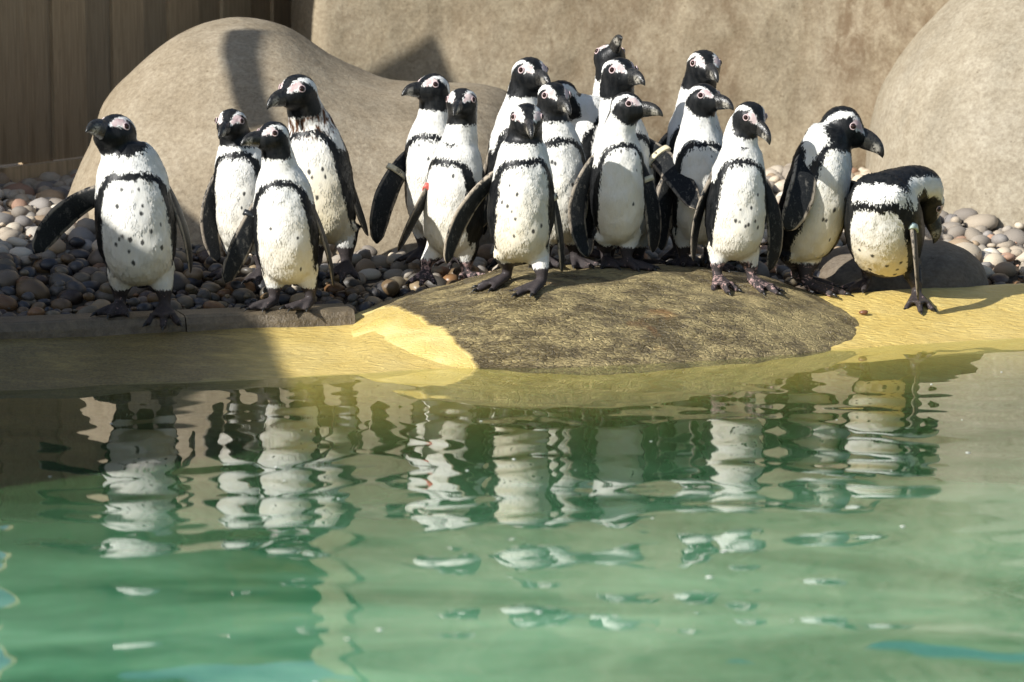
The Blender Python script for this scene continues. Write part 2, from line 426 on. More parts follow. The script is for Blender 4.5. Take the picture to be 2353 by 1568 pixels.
# ------------------------------------------------------------------ boulders
def pillow(name, pts, Yc, depth, lean, mat, seed, amp=.02, base=-.1, pw=.62):
    """boulder from the run of its skyline; rounded front and back, its foot sunk in the beach"""
    P = np.array([at(a, b, Yc)[[0, 2]] for a, b in pts])
    d = np.r_[0, np.cumsum(np.linalg.norm(np.diff(P, axis=0), axis=1))]
    n = 90; t = np.linspace(0, d[-1], n); O = np.stack([np.interp(t, d, P[:, 0]), np.interp(t, d, P[:, 1])], 1)
    for _ in range(3): O[1:-1] = (O[:-2]+2*O[1:-1]+O[2:])/4
    c = np.array([(O[0, 0]+O[-1, 0])/2, base]); m = 56; V = []
    for i in range(n):
        for k in range(m):
            ps = -math.pi/2+math.pi*k/(m-1); s = max(0, math.cos(ps))**pw
            xz = c+(O[i]-c)*s; yy = Yc+depth*math.sin(ps)+lean*(xz[1]-.3)
            V.append([xz[0], yy, xz[1]])
    V = np.array(V); N = fbm(V*1.7, seed, 4)[:, None]; cen = np.array([c[0], Yc, .3])
    dirv = V-cen; dirv /= np.linalg.norm(dirv, axis=1)[:, None]
    V = V+dirv*N*amp+dirv*(fbm(V*7, seed+5, 3)*amp*.16)[:, None]
    loc = np.array([c[0], Yc, .2]); o = link(name, mesh(name, V-loc, grid(n, m)), mat); o.location = loc; return o
b1 = pillow('boulder', [(95, 640), (120, 540), (150, 470), (185, 370), (225, 240), (262, 190), (330, 126), (400, 76), (480, 50), (560, 44), (640, 58), (700, 90), (760, 130),
            (830, 166), (900, 188), (1000, 200), (1090, 203), (1160, 222), (1230, 290), (1270, 400), (1290, 560)], 9.9, .62, .42, M['boulder'], 11, .022)
tag(b1, 'tan humped boulder with a rounded peak standing behind the penguins near the fence', 'boulder')
b2 = pillow('boulder', [(1985, 640), (1990, 520), (1996, 400), (2000, 330), (2012, 260), (2040, 180), (2085, 120), (2140, 55), (2210, -10), (2300, -70), (2420, -130), (2600, -180),
            (2800, -170), (3000, -80), (3120, 120), (3200, 420), (3220, 640)], 10.75, .75, .22, M['boulder2'], 23, .02, pw=.5)
tag(b2, 'large pale smooth boulder rising behind the pebbles beside the stained rock wall', 'boulder')
# rock face behind
n, m = 170, 80
us = np.linspace(0, 1, n); V = []
for u in us:
    x = -.83+u*5.2
    y = 11.05+.12*math.sin(u*7)-.10*math.sin(u*3.1)
    rnd = .22*max(0, 1-u/.03)**2
    for k in range(m):
        w = k/(m-1); z = -.1+w*(2.45+.10*math.sin(u*9)+.06*math.sin(u*23))
        V.append([x+.02*math.sin(z*5)+.05*(z-.8)*(u < .03), y+rnd+.25*z*z*.35, z])
for u in us[::-1]:
    x = -.83+u*5.2
    for k in range(m):
        w = k/(m-1); z = -.1+w*(2.45+.10*math.sin(u*9)+.06*math.sin(u*23)); V.append([x, 12.9-.5*w, z])
V = np.array(V); V[:n*m, 1] += .05*fbm(V[:n*m]*[1.6, 1, 1.1], 41, 4); V[:n*m, 0] += .015*fbm(V[:n*m]*3, 42, 3)*(V[:n*m, 0] > -.5)
Fw = grid(2*n, m).tolist()
for i in range(n-1):
    a = i*m+m-1; b = (i+1)*m+m-1; c = (2*n-2-i)*m+m-1; d2 = (2*n-1-i)*m+m-1; Fw.append([a, b, c, d2])
for k in range(m-1): Fw.append([k, k+1, (2*n-1)*m+k+1, (2*n-1)*m+k])
wl = np.array([1.8, 11.5, .2]); rw = link('rock_wall', mesh('rock_wall', V-wl, Fw), M['wall']); rw.location = wl
tag(rw, 'tall tan rock wall with brown vertical stains behind the penguin group', 'rock wall')
# low grey slab behind the two right-hand birds
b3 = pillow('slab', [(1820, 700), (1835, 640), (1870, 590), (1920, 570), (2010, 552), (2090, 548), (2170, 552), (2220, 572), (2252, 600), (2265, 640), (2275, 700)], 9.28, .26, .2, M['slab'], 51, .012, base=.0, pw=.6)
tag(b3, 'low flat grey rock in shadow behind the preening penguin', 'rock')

# ------------------------------------------------------------------ fence of upright planks
f0 = np.array([-2.62, 8.9]); f1 = np.array([-.30, 13.20]); fl = np.linalg.norm(f1-f0); fd = (f1-f0)/fl; fa = math.atan2(fd[1], fd[0]); fn = np.array([fd[1], -fd[0]])
fence = empty('timber_fence', (*f0, .15)); tag(fence, 'dark weathered timber fence of upright planks over a low board, behind the humped boulder', 'fence')
fL = np.array(fence.location)
w = .182; np_ = int(fl/w)
for i in range(np_):
    c = f0+fd*(i+.5)*w+fn*((i % 2)*.014); h = 1.6 if c[1] > 10.38 else .80
    v, f = box((0, 0, 0), w-.006+(i % 2)*.02, .022, h); me = mesh('plank', v, f)
    o = link('plank', me, M['wood'], fence, False); o.location = (c[0]-fL[0], c[1]-fL[1], .362+h/2-fL[2]+.006*math.sin(i*3.7)); o.rotation_euler.z = fa
for j, (z, h, off) in enumerate([(.30, .12, .03), (.19, .115, .045)]):
    v, f = box((0, 0, 0), fl, .03, h-.004); o = link('board', mesh('board', v, f), M['wood'], fence, False)
    c = (f0+f1)/2+fn*off; o.location = (c[0]-fL[0], c[1]-fL[1], z-fL[2]); o.rotation_euler.z = fa

# ------------------------------------------------------------------ unseen timber pieces added left of the view to cast the shadows
sh = empty('added_shadow_caster', (-3.1, 7.3, 0)); tag(sh, 'unseen timber planks, beams and board added left of the beach to cast shadows', 'shadow caster')
sL = np.array(sh.location)
HW = 2.0; off_ = sund[:2]*(HW/sund[2]); w0 = np.array([-.62, 6.78])+off_; wd = nrm([.0, 1]); L = 3.2; wa = math.atan2(wd[1], wd[0])
for i in range(int(L/.2)):
    c = w0+wd*(i+.5)*.2; v, f = box((0, 0, 0), .204, .03, 2.9); o = link('plank', mesh('plank', v, f), M['wood'], sh, False)
    o.location = (c[0]-sL[0], c[1]-sL[1], HW-1.45-sL[2]); o.rotation_euler.z = wa
def caster_beam(a, b, w_, h_):
    a, b = np.array(a, float), np.array(b, float); v, f = tube([a-sL, b-sL], [w_, w_], 4); return link('caster_beam', mesh('caster_beam', v, f), M['wood'], sh, False)
pa = at(560, 60, 9.95); pb = at(622, 285, 9.55); t = 4.0
ra, rb = pa+sund*t, pb+sund*t; dr = nrm(ra-rb)
caster_beam(rb-dr*.06, ra-dr*.01, .055, .06)
TOP = 6.2; p1 = ra-dr*.05; ap = at(1010, 82, 11.17)+sund*4.2
caster_beam((p1[0]-4, p1[1], TOP), (*p1[:2], TOP), .05, .05); caster_beam((*p1[:2], TOP), (*ap[:2], TOP), .05, .05)          # added pole high overhead, carrying the shadow-casting pieces
caster_beam((p1[0]-4, p1[1], -.5), (p1[0]-4, p1[1], TOP), .06, .06)
caster_beam(p1, (*p1[:2], TOP), .004, .004); caster_beam(ap-[0, 0, .05], (*ap[:2], TOP), .004, .004)
gw = np.array([math.cos(SUN_AZ), -math.sin(SUN_AZ), 0])
tri = [ap, ap+gw*.16-np.array([0, 0, .34]), ap-gw*.16-np.array([0, 0, .34])]
bk = np.array([sund[0], sund[1], 0])*.03
v = np.array([p-sL for p in tri]+[p-sL+bk for p in tri])
link('shadow_board', mesh('shadow_board', v, [[0, 1, 2], [5, 4, 3], [0, 3, 4, 1], [1, 4, 5, 2], [2, 5, 3, 0]]), M['wood'], sh, False)

# ------------------------------------------------------------------ pebbles
def peb_mesh(k):
    bm = bmesh.new(); bmesh.ops.create_icosphere(bm, subdivisions=2, radius=1)
    r = random.Random(k); sy, sz = r.uniform(.66, .95), r.uniform(.5, .72)
    for v in bm.verts:
        n_ = vnoise(np.array([list(v.co*.9)])+k*7.7, k)[0]
        v.co *= 1+.19*n_; v.co.y *= sy; v.co.z *= sz
    me = bpy.data.meshes.new('pebble'); bm.to_mesh(me); bm.free()
    me.polygons.foreach_set('use_smooth', np.ones(len(me.polygons), bool)); return me
PM = [peb_mesh(k) for k in range(12)]
PMv = []
for me in PM:
    a = np.empty(len(me.vertices)*3); me.vertices.foreach_get('co', a); f = np.empty(len(me.polygons)*3, int); me.polygons.foreach_get('vertices', f); PMv.append((a.reshape(-1, 3), f.reshape(-1, 3)))
cells = {}
def place(x, y, r, k=.8):
    ci, cj = int(x//.1), int(y//.1)
    for i in range(ci-1, ci+2):
        for j in range(cj-1, cj+2):
            for (a, b, c) in cells.get((i, j), ()):
                if (a-x)**2+(b-y)**2 < (k*(r+c))**2: return False
    cells.setdefault((ci, cj), []).append((x, y, r)); return True
stones = []
tries = 26000
rx = rng.uniform(-2.3, 2.4, tries); ry = rng.uniform(7.9, 10.9, tries); rs = rng.uniform(0, 1, tries)
for i in range(tries):
    x, y = rx[i], ry[i]; b = float(back(x, y))
    edge = .15 if x < -.45 else .05
    if b < edge+.02 or abs(x) > .21*y+.25: continue
    if float(mound_q(x, y)[0]) < 1.02 and float(mound_z(x, y)) > float(bed_z(x, y))-.02: continue
    f = min(1, (b-edge)/.35); big = .021+.019*f
    r = big*(.65+.75*rs[i]**1.6) if i < tries*.62 else big*(.38+.35*rs[i])
    if i > tries*.85: r = .011+.009*rs[i]
    if place(x, y, r): stones.append((x, y, r))
stones2 = [(x+random.uniform(-.03, .03), y+random.uniform(-.03, .03), r*random.uniform(.6, .9), .022) for (x, y, r) in stones if random.random() < .33 and back(x, y) > .25]
allst = [(x, y, r, 0) for x, y, r in stones]+stones2
vis = []
for (x, y, r, dz) in allst:
    px = 512+F*x/y; py = F*(HC-bed_z(x, y))/y-88
    inb = -20 < px < 1044 and 150 < py < 330
    hid = (540 < px < 800 and py > 200) or (230 < px < 540 and py < 250) or (390 < px < 880 and py < 205)
    vis.append((r/y if inb and not hid else 0))
order = np.argsort(-np.array(vis)); single = set(order[:300].tolist())
SV, SF, SR, SM = [], [], [], []; off = 0
for i, (x, y, r, dz) in enumerate(allst):
    k = random.randrange(12); b = float(back(x, y))
    wet = b+random.uniform(-.12, .12) < (.95 if x < -.72 else .50 if x < .6 else .30)
    z = float(bed_z(x, y))-.034+r*.34+dz
    e = Matrix.Rotation(random.uniform(0, 6.28), 3, 'Z') @ Matrix.Rotation(random.gauss(0, .22), 3, 'X') @ Matrix.Rotation(random.gauss(0, .22), 3, 'Y')
    if i in single:
        o = bpy.data.objects.new('pebble', PM[k]); COL.objects.link(o); o.parent = beach
        if not PM[k].materials: PM[k].materials.append(M['dry'])
        o.material_slots[0].link = 'OBJECT'; o.material_slots[0].material = M['wet' if wet else 'dry']
        o.location = (x, y, z); o.rotation_euler = e.to_euler(); o.scale = (r*1.18,)*3
    else:
        v, f = PMv[k]; SV.append(v*r*1.18 @ np.array(e).T+[x, y, z]); SF.append(f+off); SM += [int(wet)]*len(f); SR += [random.random()]*len(v); off += len(v)
bm = bmesh.new(); bmesh.ops.create_icosphere(bm, subdivisions=1, radius=1); GV = np.array([list(v.co) for v in bm.verts]); GF = np.array([[v.index for v in f.verts] for f in bm.faces]); bm.free()
for i in range(3600):
    x, y = rng.uniform(-2.2, 2.3), rng.uniform(8.0, 10.6); b = float(back(x, y)); edge = .16 if x < -.45 else .03
    if b < edge or abs(x) > .2*y+.2 or (b > .45 and rng.random() < .5): continue
    if float(mound_q(x, y)[0]) < 1.0 and float(mound_z(x, y)) > float(bed_z(x, y))-.02: continue
    r = rng.uniform(.004, .011); wet = b < (.95 if x < -.72 else .5 if x < .6 else .3)
    v = GV*(1+.25*rng.uniform(-1, 1, (len(GV), 1)))*r*np.array([1.2, .9, .65]); a_ = rng.uniform(0, 6.28); ca, sa = math.cos(a_), math.sin(a_)
    v = np.stack([v[:, 0]*ca-v[:, 1]*sa, v[:, 0]*sa+v[:, 1]*ca, v[:, 2]], 1)+[x, y, float(bed_z(x, y))-.030+r*.5+rng.uniform(0, .012)]
    SV.append(v); SF.append(GF+off); SM += [int(wet)]*len(GF); SR += [random.random()]*len(v); off += len(v)
me = mesh('small_pebbles', np.concatenate(SV), np.concatenate(SF)); attr(me, 'rnd', SR)
o = link('small_pebbles', me, [M['dry'], M['wet']], beach); me.polygons.foreach_set('material_index', np.array(SM, np.int32)); o['kind'] = 'stuff'
# one stray pebble on the yellow rim
p = at(1985, 716, 8.70); ls = bpy.data.objects.new('loose_pebble', PM[3].copy()); COL.objects.link(ls)
ls.data.materials.clear(); ls.data.materials.append(plain('red_brown_stone', (.17, .07, .035), .3)); ls.scale = (.014, .014, .012)
ls.location = (p[0], p[1], float(basin_z(np.array([p[0]]), np.array([(rimY(p[0])-p[1])*.94]))[0])+.006)
ls.location.z = max(ls.location.z, float(mound_z(p[0], p[1]))+.006)
tag(ls, 'single red brown pebble lying on the yellow pool rim beside the broad rock', 'pebble')

# ------------------------------------------------------------------ water
nx, ny = 420, 620
xs = np.linspace(-3.6, 3.6, nx); ys = np.linspace(1.5, 10.2, ny)
GX, GY = np.meshgrid(xs, ys, indexing='ij'); gx, gy = GX.ravel(), GY.ravel()
calm = np.clip((rimY(gx)-gy-.35)/1.6, 0, 1); calm = .10+.90*calm**1.1
Zw = np.zeros(len(gx)); wr = random.Random(5)
for lam, sl_, spread in [(.95, .006, .5), (.62, .0085, .45), (.43, .0105, .5), (.30, .0115, .6), (.21, .0100, .8), (.15, .0075, 1.0), (.11, .0055, 1.2), (.08, .0035, 1.4)]:
    for _ in range(4):
        th = math.pi/2+.7*wr.uniform(-spread, spread); l = lam*wr.uniform(.8, 1.25); k = 2*math.pi/l
        wx = gx+.10*np.sin(gy*1.3+_)
        Zw += sl_*.55/k*np.sin(k*(wx*math.cos(th)+gy*math.sin(th))+wr.uniform(0, 6.28))
P2 = np.stack([gx, gy, np.zeros_like(gx)], 1)
gust = .62+.75*(vnoise(P2*[.7, 1.1, 1], 77)*.5+.5)
Zw = Zw*calm*gust
me = mesh('water', np.stack([gx, gy, Zw], 1), grid(nx, ny))
pp = (rimY(gx)-gy)*.94; depth = np.maximum(0, -np.maximum(basin_z(gx, pp), mound_z(gx, gy)))
attr(me, 'murk', np.clip(1.02-np.exp(-depth*5), 0, .98)); attr(me, 'deep', sstep(1.1, 3.2, pp-.4))
wat = tag(link('water', me, M['water']), kind='structure')

DV, DF = [], []; off = 0
for i in range(30):
    y = rng.uniform(4.6, 8.2); x = rng.uniform(-.17, .17)*y
    if float(mound_z(x, y)) > -.02 or float(rimY(x)-y) < .55: continue
    r = rng.uniform(.0015, .0045); v = GV*r*np.array([rng.uniform(1, 2.2), 1, .35]); v[:, 2] += .001+Zw[np.argmin((gx-x)**2+(gy-y)**2)]
    DV.append(v+[x, y, 0]); DF.append(GF+off); off += len(v)
fd_o = link('floating_down', mesh('floating_down', np.concatenate(DV), np.concatenate(DF)), plain('white_down', (.75, .75, .70), .6))
tag(fd_o, 'scattered white specks of down floating on the green water', 'down', kind='stuff')

# ------------------------------------------------------------------ penguins
TZ = np.array([.070, .078, .09, .11, .14, .18, .22, .26, .30, .335, .365, .39, .415, .432])
TA = np.array([.010, .036, .055, .071, .083, .0905, .0925, .0915, .088, .0835, .0765, .068, .058, .043])
TF = np.array([.010, .034, .055, .074, .087, .095, .098, .097, .092, .085, .075, .065, .055, .040])
TB = np.array([.010, .034, .052, .066, .074, .078, .079, .077, .073, .068, .061, .052, .044, .030])
def torso_rings(fat, n=40):
    th = np.linspace(0, 2*np.pi, n, endpoint=False); out = []
    zz = np.concatenate([[.070], np.linspace(.076, .426, 40), [.432]])
    for z in zz:
        a = np.interp(z, TZ, TA)*fat; f = np.interp(z, TZ, TF)*fat; b = np.interp(z, TZ, TB)*fat
        x = a*np.sin(th); y = np.where(np.cos(th) > 0, -f*np.cos(th), -b*np.cos(th))
        out.append(np.stack([x, y, np.full(n, z)], 1))
    return out
HF = [(-.051, .004, .004, .004, 0), (-.047, .017, .018, .019, 0), (-.038, .031, .031, .034, 0), (-.020, .0425, .0415, .044, 0), (0, .0455, .0445, .047, 0),
      (.014, .0435, .0415, .046, -.001), (.027, .0375, .0345, .041, -.002), (.039, .0285, .0255, .033, -.005), (.050, .0195, .0175, .025, -.007), (.058, .012, .011, .016, -.008)]
def head_rings(n=28):
    th = np.linspace(0, 2*np.pi, n, endpoint=False); a = np.array(HF); fs = np.linspace(-.051, .058, 26); out = []
    for f in fs:
        w_, u_, d_, c_ = [np.interp(f, a[:, 0], a[:, k]) for k in (1, 2, 3, 4)]
        t = np.where(np.sin(th) > 0, u_*np.sin(th), d_*np.sin(th))+c_
        out.append(np.stack([w_*np.cos(th), np.full(n, f), t], 1))
    return out
def poly_sd(px, py, poly):
    """signed distance, positive inside"""
    P = np.array(poly); dmin = np.full(len(px), 9.); ins = np.zeros(len(px), bool)
    for i in range(len(P)):
        a, b = P[i], P[(i+1) % len(P)]; e = b-a; wx, wy = px-a[0], py-a[1]
        t = np.clip((wx*e[0]+wy*e[1])/(e@e), 0, 1); dmin = np.minimum(dmin, np.hypot(wx-e[0]*t, wy-e[1]*t))
        c = (a[1] > py) != (b[1] > py)
        with np.errstate(divide='ignore', invalid='ignore'): xi = a[0]+(py-a[1])/(b[1]-a[1]+1e-12)*e[0]
        ins ^= c & (px < xi)
    return np.where(ins, dmin, -dmin)
MASK_LONG = [(.015, .029), (.006, .026), (-.010, .015), (-.028, -.004), (-.036, -.028), (-.034, -.056), (-.01, -.064), (.03, -.062), (.075, -.05), (.075, .004), (.046, .003), (.038, .009), (.030, .005), (.024, .010)]
MASK_SHORT = [(.014, .031), (.004, .027), (-.016, .014), (-.034, -.006), (-.036, -.014), (-.020, -.026), (-.004, -.040), (.014, -.053), (.075, -.045), (.075, .004), (.046, .003), (.038, .009), (.030, .005), (.024, .010)]
PINK = [(.013, .021), (.019, .0285), (.031, .0265), (.043, .016), (.046, .007), (.041, .003), (.036, .0095), (.029, .0095), (.024, .017)]
BAND = np.array([(0, .378), (25, .376), (42, .367), (54, .345), (60, .31), (63, .26), (67, .20), (71, .15), (76, .115)], float)
BW = np.array([.0095, .0095, .011, .013, .016, .0185, .0175, .012, .004])
def band_sd(phi, z, shift, wid):
    px = np.abs(np.degrees(phi))*(.075*math.pi/180); P = BAND.copy(); P[:, 0] *= .075*math.pi/180; P[:, 1] += shift*(P[:, 1] > .28)
    best = np.full(len(px), -9.)
    for i in range(len(P)-1):
        a, b = P[i], P[i+1]; e = b-a; wx, wy = px-a[0], z-a[1]; t = np.clip((wx*e[0]+wy*e[1])/(e@e), 0, 1)
        best = np.maximum(best, (BW[i]+(BW[i+1]-BW[i])*t)*wid-np.hypot(wx-e[0]*t, wy-e[1]*t))
    return best
def smooth_verts(V, E, it, wgt):
    cnt = np.bincount(E.ravel(), minlength=len(V)).astype(float)[:, None]
    for _ in range(it):
        S = np.zeros_like(V)
        for k in range(3):
            S[:, k] = np.bincount(E[:, 0], V[E[:, 1], k], len(V))+np.bincount(E[:, 1], V[E[:, 0], k], len(V))
        V = V+(S/cnt-V)*wgt[:, None]
    return V
def remesh(parts, vox):
    v, f = merge(parts); me = mesh('tmp', v, f); o = bpy.data.objects.new('tmp', me); COL.objects.link(o)
    md = o.modifiers.new('r', 'REMESH'); md.mode = 'VOXEL'; md.voxel_size = vox; md.adaptivity = 0
    dg = bpy.context.evaluated_depsgraph_get(); ev = o.evaluated_get(dg); m2 = ev.to_mesh()
    a = np.empty(len(m2.vertices)*3); m2.vertices.foreach_get('co', a)
    e = np.empty(len(m2.edges)*2, int); m2.edges.foreach_get('vertices', e)
    fs = np.empty(len(m2.loops), int); m2.loops.foreach_get('vertex_index', fs)
    tot = np.empty(len(m2.polygons), int); m2.polygons.foreach_get('loop_total', tot)
    st = np.r_[0, np.cumsum(tot)]; faces = [fs[st[i]:st[i+1]].tolist() for i in range(len(tot))]
    ev.to_mesh_clear(); bpy.data.objects.remove(o); bpy.data.meshes.remove(me)
    return a.reshape(-1, 3), e.reshape(-1, 2), faces

def rotm(axis, deg): return np.array(Matrix.Rotation(R(deg), 3, axis))
FLG = 'penguins gathered at the pool edge'
CAMP = np.array([0, 0, HC])
PSEED = [0]
def penguin(label, x, Y, s, yaw, head, hyaw, hp=0, hroll=0, fat=1.0, pitch=0, roll=0, fl=(), feet=None, mask='long', band=(0, 1.0), yellow=.25, brown=0, extra=0,
            spots=None, nfat=1.0, pinkfoot=-.02, tail=(0, 0), tlen=1.0, nb=None, hs=1.0, hipz=.10, crouch=0.0, byeye=True, pbk=0, flank=0, nape=128):
    """x, head, flipper points: survey positions; Y: distance of the feet from the lens"""
    PSEED[0] += 1; rs_ = random.Random(PSEED[0]*13)
    bx = X(x, Y); bz = gz(bx, Y); base = np.array([bx, Y, bz])
    Rz = rotm('Z', yaw); Mt = Rz @ rotm('Y', roll) @ rotm('X', pitch)*s
    toff = base+np.array([0, 0, (hipz-crouch)*s])
    tw = lambda p: toff+(np.asarray(p)-[0, 0, .10]) @ Mt.T
    hy, hpr = R(hyaw), R(hp)
    fw = np.array([math.sin(hy)*math.cos(hpr), -math.cos(hy)*math.cos(hpr), math.sin(hpr)]); lat = np.array([math.cos(hy), math.sin(hy), 0]); up = np.cross(lat, fw); up = up if up[2]*math.cos(hpr) >= 0 else -up
    c_, s_ = math.cos(R(hroll)), math.sin(R(hroll)); lat, up = lat*c_+up*s_, up*c_-lat*s_
    H = np.stack([lat, fw, up], 0)*s*1.05*hs
    hc = at(head[0], head[1], Y+head[2])
    if byeye: hc = hc-np.array([.0365*(1 if hyaw < 0 else -1), .019, .011]) @ H
    hw = lambda p: hc+np.asarray(p) @ H
    parts = []
    rings = [tw(r) for r in torso_rings(fat)]; parts.append(loft(rings))
    parts.append(loft([hw(r) for r in head_rings()]))
    # neck
    p0 = tw([0, -.002, .352]); p3 = hw([0, -.008, -.012]); dist = np.linalg.norm(p3-p0)
    tup = nrm(Mt @ np.array([0, 0, 1.])); hup = nrm(up*.85+fw*.30)
    c1, c2 = (p0+tup*dist*.40, p3-hup*dist*.36)
    if nb is not None: c1, c2 = [at(q[0], q[1], Y+q[2]) for q in nb]
    T = np.linspace(0, 1, 26)[:, None]; NC = (1-T)**3*p0+3*(1-T)**2*T*c1+3*(1-T)*T*T*c2+T**3*p3
    tt = T[:, 0]; NR = nfat*s*(np.interp(tt, [0, .3, .65, 1], [.066*fat, .058, .0495, .045]))
    parts.append(tube(NC, NR, 20))
    # legs and webbed feet
    claws = []; fts = feet or [(None, None, yaw-12), (None, None, yaw+14)]; ank = []
    for k, (fx, fY, hd) in enumerate(fts):
        sd_ = -1 if k == 0 else 1
        hip = tw([sd_*.042*fat, .006, .115])
        if fx is None: g = base+Rz @ np.array([sd_*.045*s*fat, .0, 0])
        else: g = np.array([X(fx, fY), fY, 0])
        fd_ = np.array([math.sin(R(hd)), -math.cos(R(hd)), 0]); sdv = np.array([-fd_[1], fd_[0], 0])
        gzz = gz(g[0], g[1]); tipz = gz(*(g+fd_*.09*s)[:2]); g[2] = gzz+.016*s
        slope = max(-.28, min(.2, (tipz-gzz)/(.09*s)))
        ankle = g+np.array([0, 0, .022*s])-fd_*.004*s
        parts.append(tube([hip, hip*.55+ankle*.45, ankle+[0, 0, .012*s], ankle, g-fd_*.002], np.array([.044, .034, .0205, .0165, .0145])*s, 14))
        ank.append(ankle)
        tips = []
        for a_, ln in ((-30, .084), (0, .100), (28, .084)):
            dv = fd_*math.cos(R(a_))+sdv*math.sin(R(a_)); tip = g+dv*ln*s; tip[2] = gzz+.0062*s+slope*ln*s
            mid = g+dv*ln*.5*s; mid[2] = gzz+.013*s+slope*ln*.5*s
            parts.append(tube([g+[0, 0, .002], mid, tip], np.array([.0150, .0112, .0082])*s, 10)); tips.append((tip, dv))
            claws.append(tube([tip-dv*.002, tip+dv*.008*s+[0, 0, .001], tip+dv*.020*s-np.array([0, 0, .0060*s])], np.array([.0060, .0042, .0006])*s, 8))
        hd_ = g-fd_*.012*s
        claws.append(tube([hd_, hd_-fd_*.008*s-[0, 0, .007*s]], np.array([.0045, .001])*s, 7))
        for (ta, da), (tb, db) in ((tips[0], tips[1]), (tips[1], tips[2])):
            pa_, pb_ = ta-da*.012*s, tb-db*.014*s; pm = (pa_+pb_)/2-fd_*.010*s; tri_ = [g+fd_*.008*s, pa_, pm, pb_]
            v = np.array([np.r_[q[:2], gzz+.001*s] for q in tri_]+[np.r_[q[:2], max(gzz+.009*s, min(q[2], gzz+.013*s))] for q in tri_])
            parts.append((v, [[3, 2, 1, 0], [4, 5, 6, 7], [0, 1, 5, 4], [1, 2, 6, 5], [2, 3, 7, 6], [3, 0, 4, 7]]))
    # tail: stiff wedge behind
    tl = [tw([0, .045, .105]), tw([.012*tail[0], .045+.040*tlen, .105-.03*tlen+tail[1]*.4]), tw([.035*tail[0], .045+.080*tlen, .105-.055*tlen+tail[1]])]
    lx = Mt @ np.array([1., 0, 0])
    th = np.linspace(0, 2*np.pi, 12, endpoint=False); rr = []
    for p, (aw, ah) in zip(tl, ((.030, .024), (.026, .011), (.019, .0055))):
        q = p+np.cos(th)[:, None]*lx*aw+np.sin(th)[:, None]*np.array([0, 0, ah*s])[None]; q[:, 2] = np.maximum(q[:, 2], bz+.004); rr.append(q)
    parts.append(loft(rr))
    V, E, FC = remesh(parts, .0043)
    dA = np.min([np.linalg.norm(V-a, axis=1) for a in ank], axis=0)
    low = np.min([np.where(np.hypot(V[:, 0]-a[0], V[:, 1]-a[1]) < .11*s, V[:, 2]-a[2], 9) for a in ank], axis=0)
    V = smooth_verts(V, E, 2, np.full(len(V), .5)); V = smooth_verts(V, E, 12, np.where(low < .02*s, .0, .5))
    axd = V-np.array([base[0], base[1], 0])*[1, 1, 0]-V*[0, 0, 1]; axd = axd/(np.linalg.norm(axd, axis=1)[:, None]+1e-6)
    seed_ = PSEED[0]*31; amp_ = sstep(.03*s, .08*s, low)[:, None]
    V = V+axd*amp_*(.0042*fbm(V*13, seed_, 2)+.0012*vnoise(V*[60, 60, 34], seed_+9))[:, None]
    # --- plumage pattern, in the bird's own coordinates
    Tl = (V-toff) @ np.linalg.inv(Mt).T+[0, 0, .10]; Hl = (V-hc) @ np.linalg.inv(H)
    phi = np.arctan2(Tl[:, 0], -Tl[:, 1]); z = Tl[:, 2]
    rad = np.hypot(Tl[:, 0], Tl[:, 1]); rt = np.interp(z, TZ, TA)*fat
    d2 = np.stack([((V-c)**2).sum(1) for c in NC], 1); ti = d2.argmin(1)/(len(NC)-1)
    is_t = (rad < rt*1.22+.006) & (z < .345)
    ti = np.where(is_t, 0, ti)
    # neck angle
    idx = np.round(ti*(len(NC)-1)).astype(int); tan = np.gradient(NC, axis=0); tan /= np.linalg.norm(tan, axis=1)[:, None]
    f0_ = nrm(Mt @ np.array([0, -1., 0])); rel = V-NC[idx]; fr = f0_*(1-ti[:, None])+fw*ti[:, None]
    tn = tan[idx]; fr = fr-(fr*tn).sum(1)[:, None]*tn; fr /= np.linalg.norm(fr, axis=1)[:, None]+1e-9; rl = rel-(rel*tn).sum(1)[:, None]*tn
    sid = np.cross(tn, fr); npd = np.abs(np.degrees(np.arctan2((rl*sid).sum(1), (rl*fr).sum(1))))
    pb = np.interp(z, [.05, .12, .30, .335, .36, .39, .43], [82, 88, 90, 92, 98, 110, 124])-pbk
    bk_t = (np.abs(np.degrees(phi))-pb)*(math.pi/180)*np.maximum(rad, .04)
    bk_n = (npd-nape)*(math.pi/180)*.05
    ls_, lf, lt = np.abs(Hl[:, 0]), Hl[:, 1], Hl[:, 2]
    cw = np.interp(lf, [-.06, -.03, 0, .02, .035, .05], [.030, .029, .025, .019, .014, .013])
    crown = np.minimum(cw-ls_, lt+.030+(lf < -.02)*.06); crown = np.where(lf > .052, .01, crown)
    wn_ = sstep(.0, .30, ti); wh = sstep(.62, .9, ti)
    ink = (bk_t*(1-wn_)+bk_n*wn_)*(1-wh)+crown*wh
    mk = poly_sd(lf, lt, MASK_LONG if mask == 'long' else MASK_SHORT)
    hd2 = np.linalg.norm(Hl, axis=1)
    ink = np.where((ti > .25) & (hd2 < .095), np.maximum(ink, mk), ink)
    eye_d = np.hypot(lf-.019, lt-.011)
    pink = np.where((ti > .6) & (lf > -.01), poly_sd(lf, lt, PINK), -.05)
    pink = np.where(ls_ < cw*.98, -.05, pink)
    tz = is_t | (ti < .35)
    bsd = band_sd(phi, z+.007*vnoise(np.stack([phi*1.6, phi*0+PSEED[0]*3.3, z*6], 1), 5), band[0], band[1])+.0030*vnoise(np.stack([phi*4, z*30, phi*0+PSEED[0]*7.1], 1), 6)
    if extra: bsd = np.maximum(bsd, np.minimum(.005-np.abs(z-.418-.02*np.abs(phi)), (R(38)-np.abs(phi))*.05)-.001)
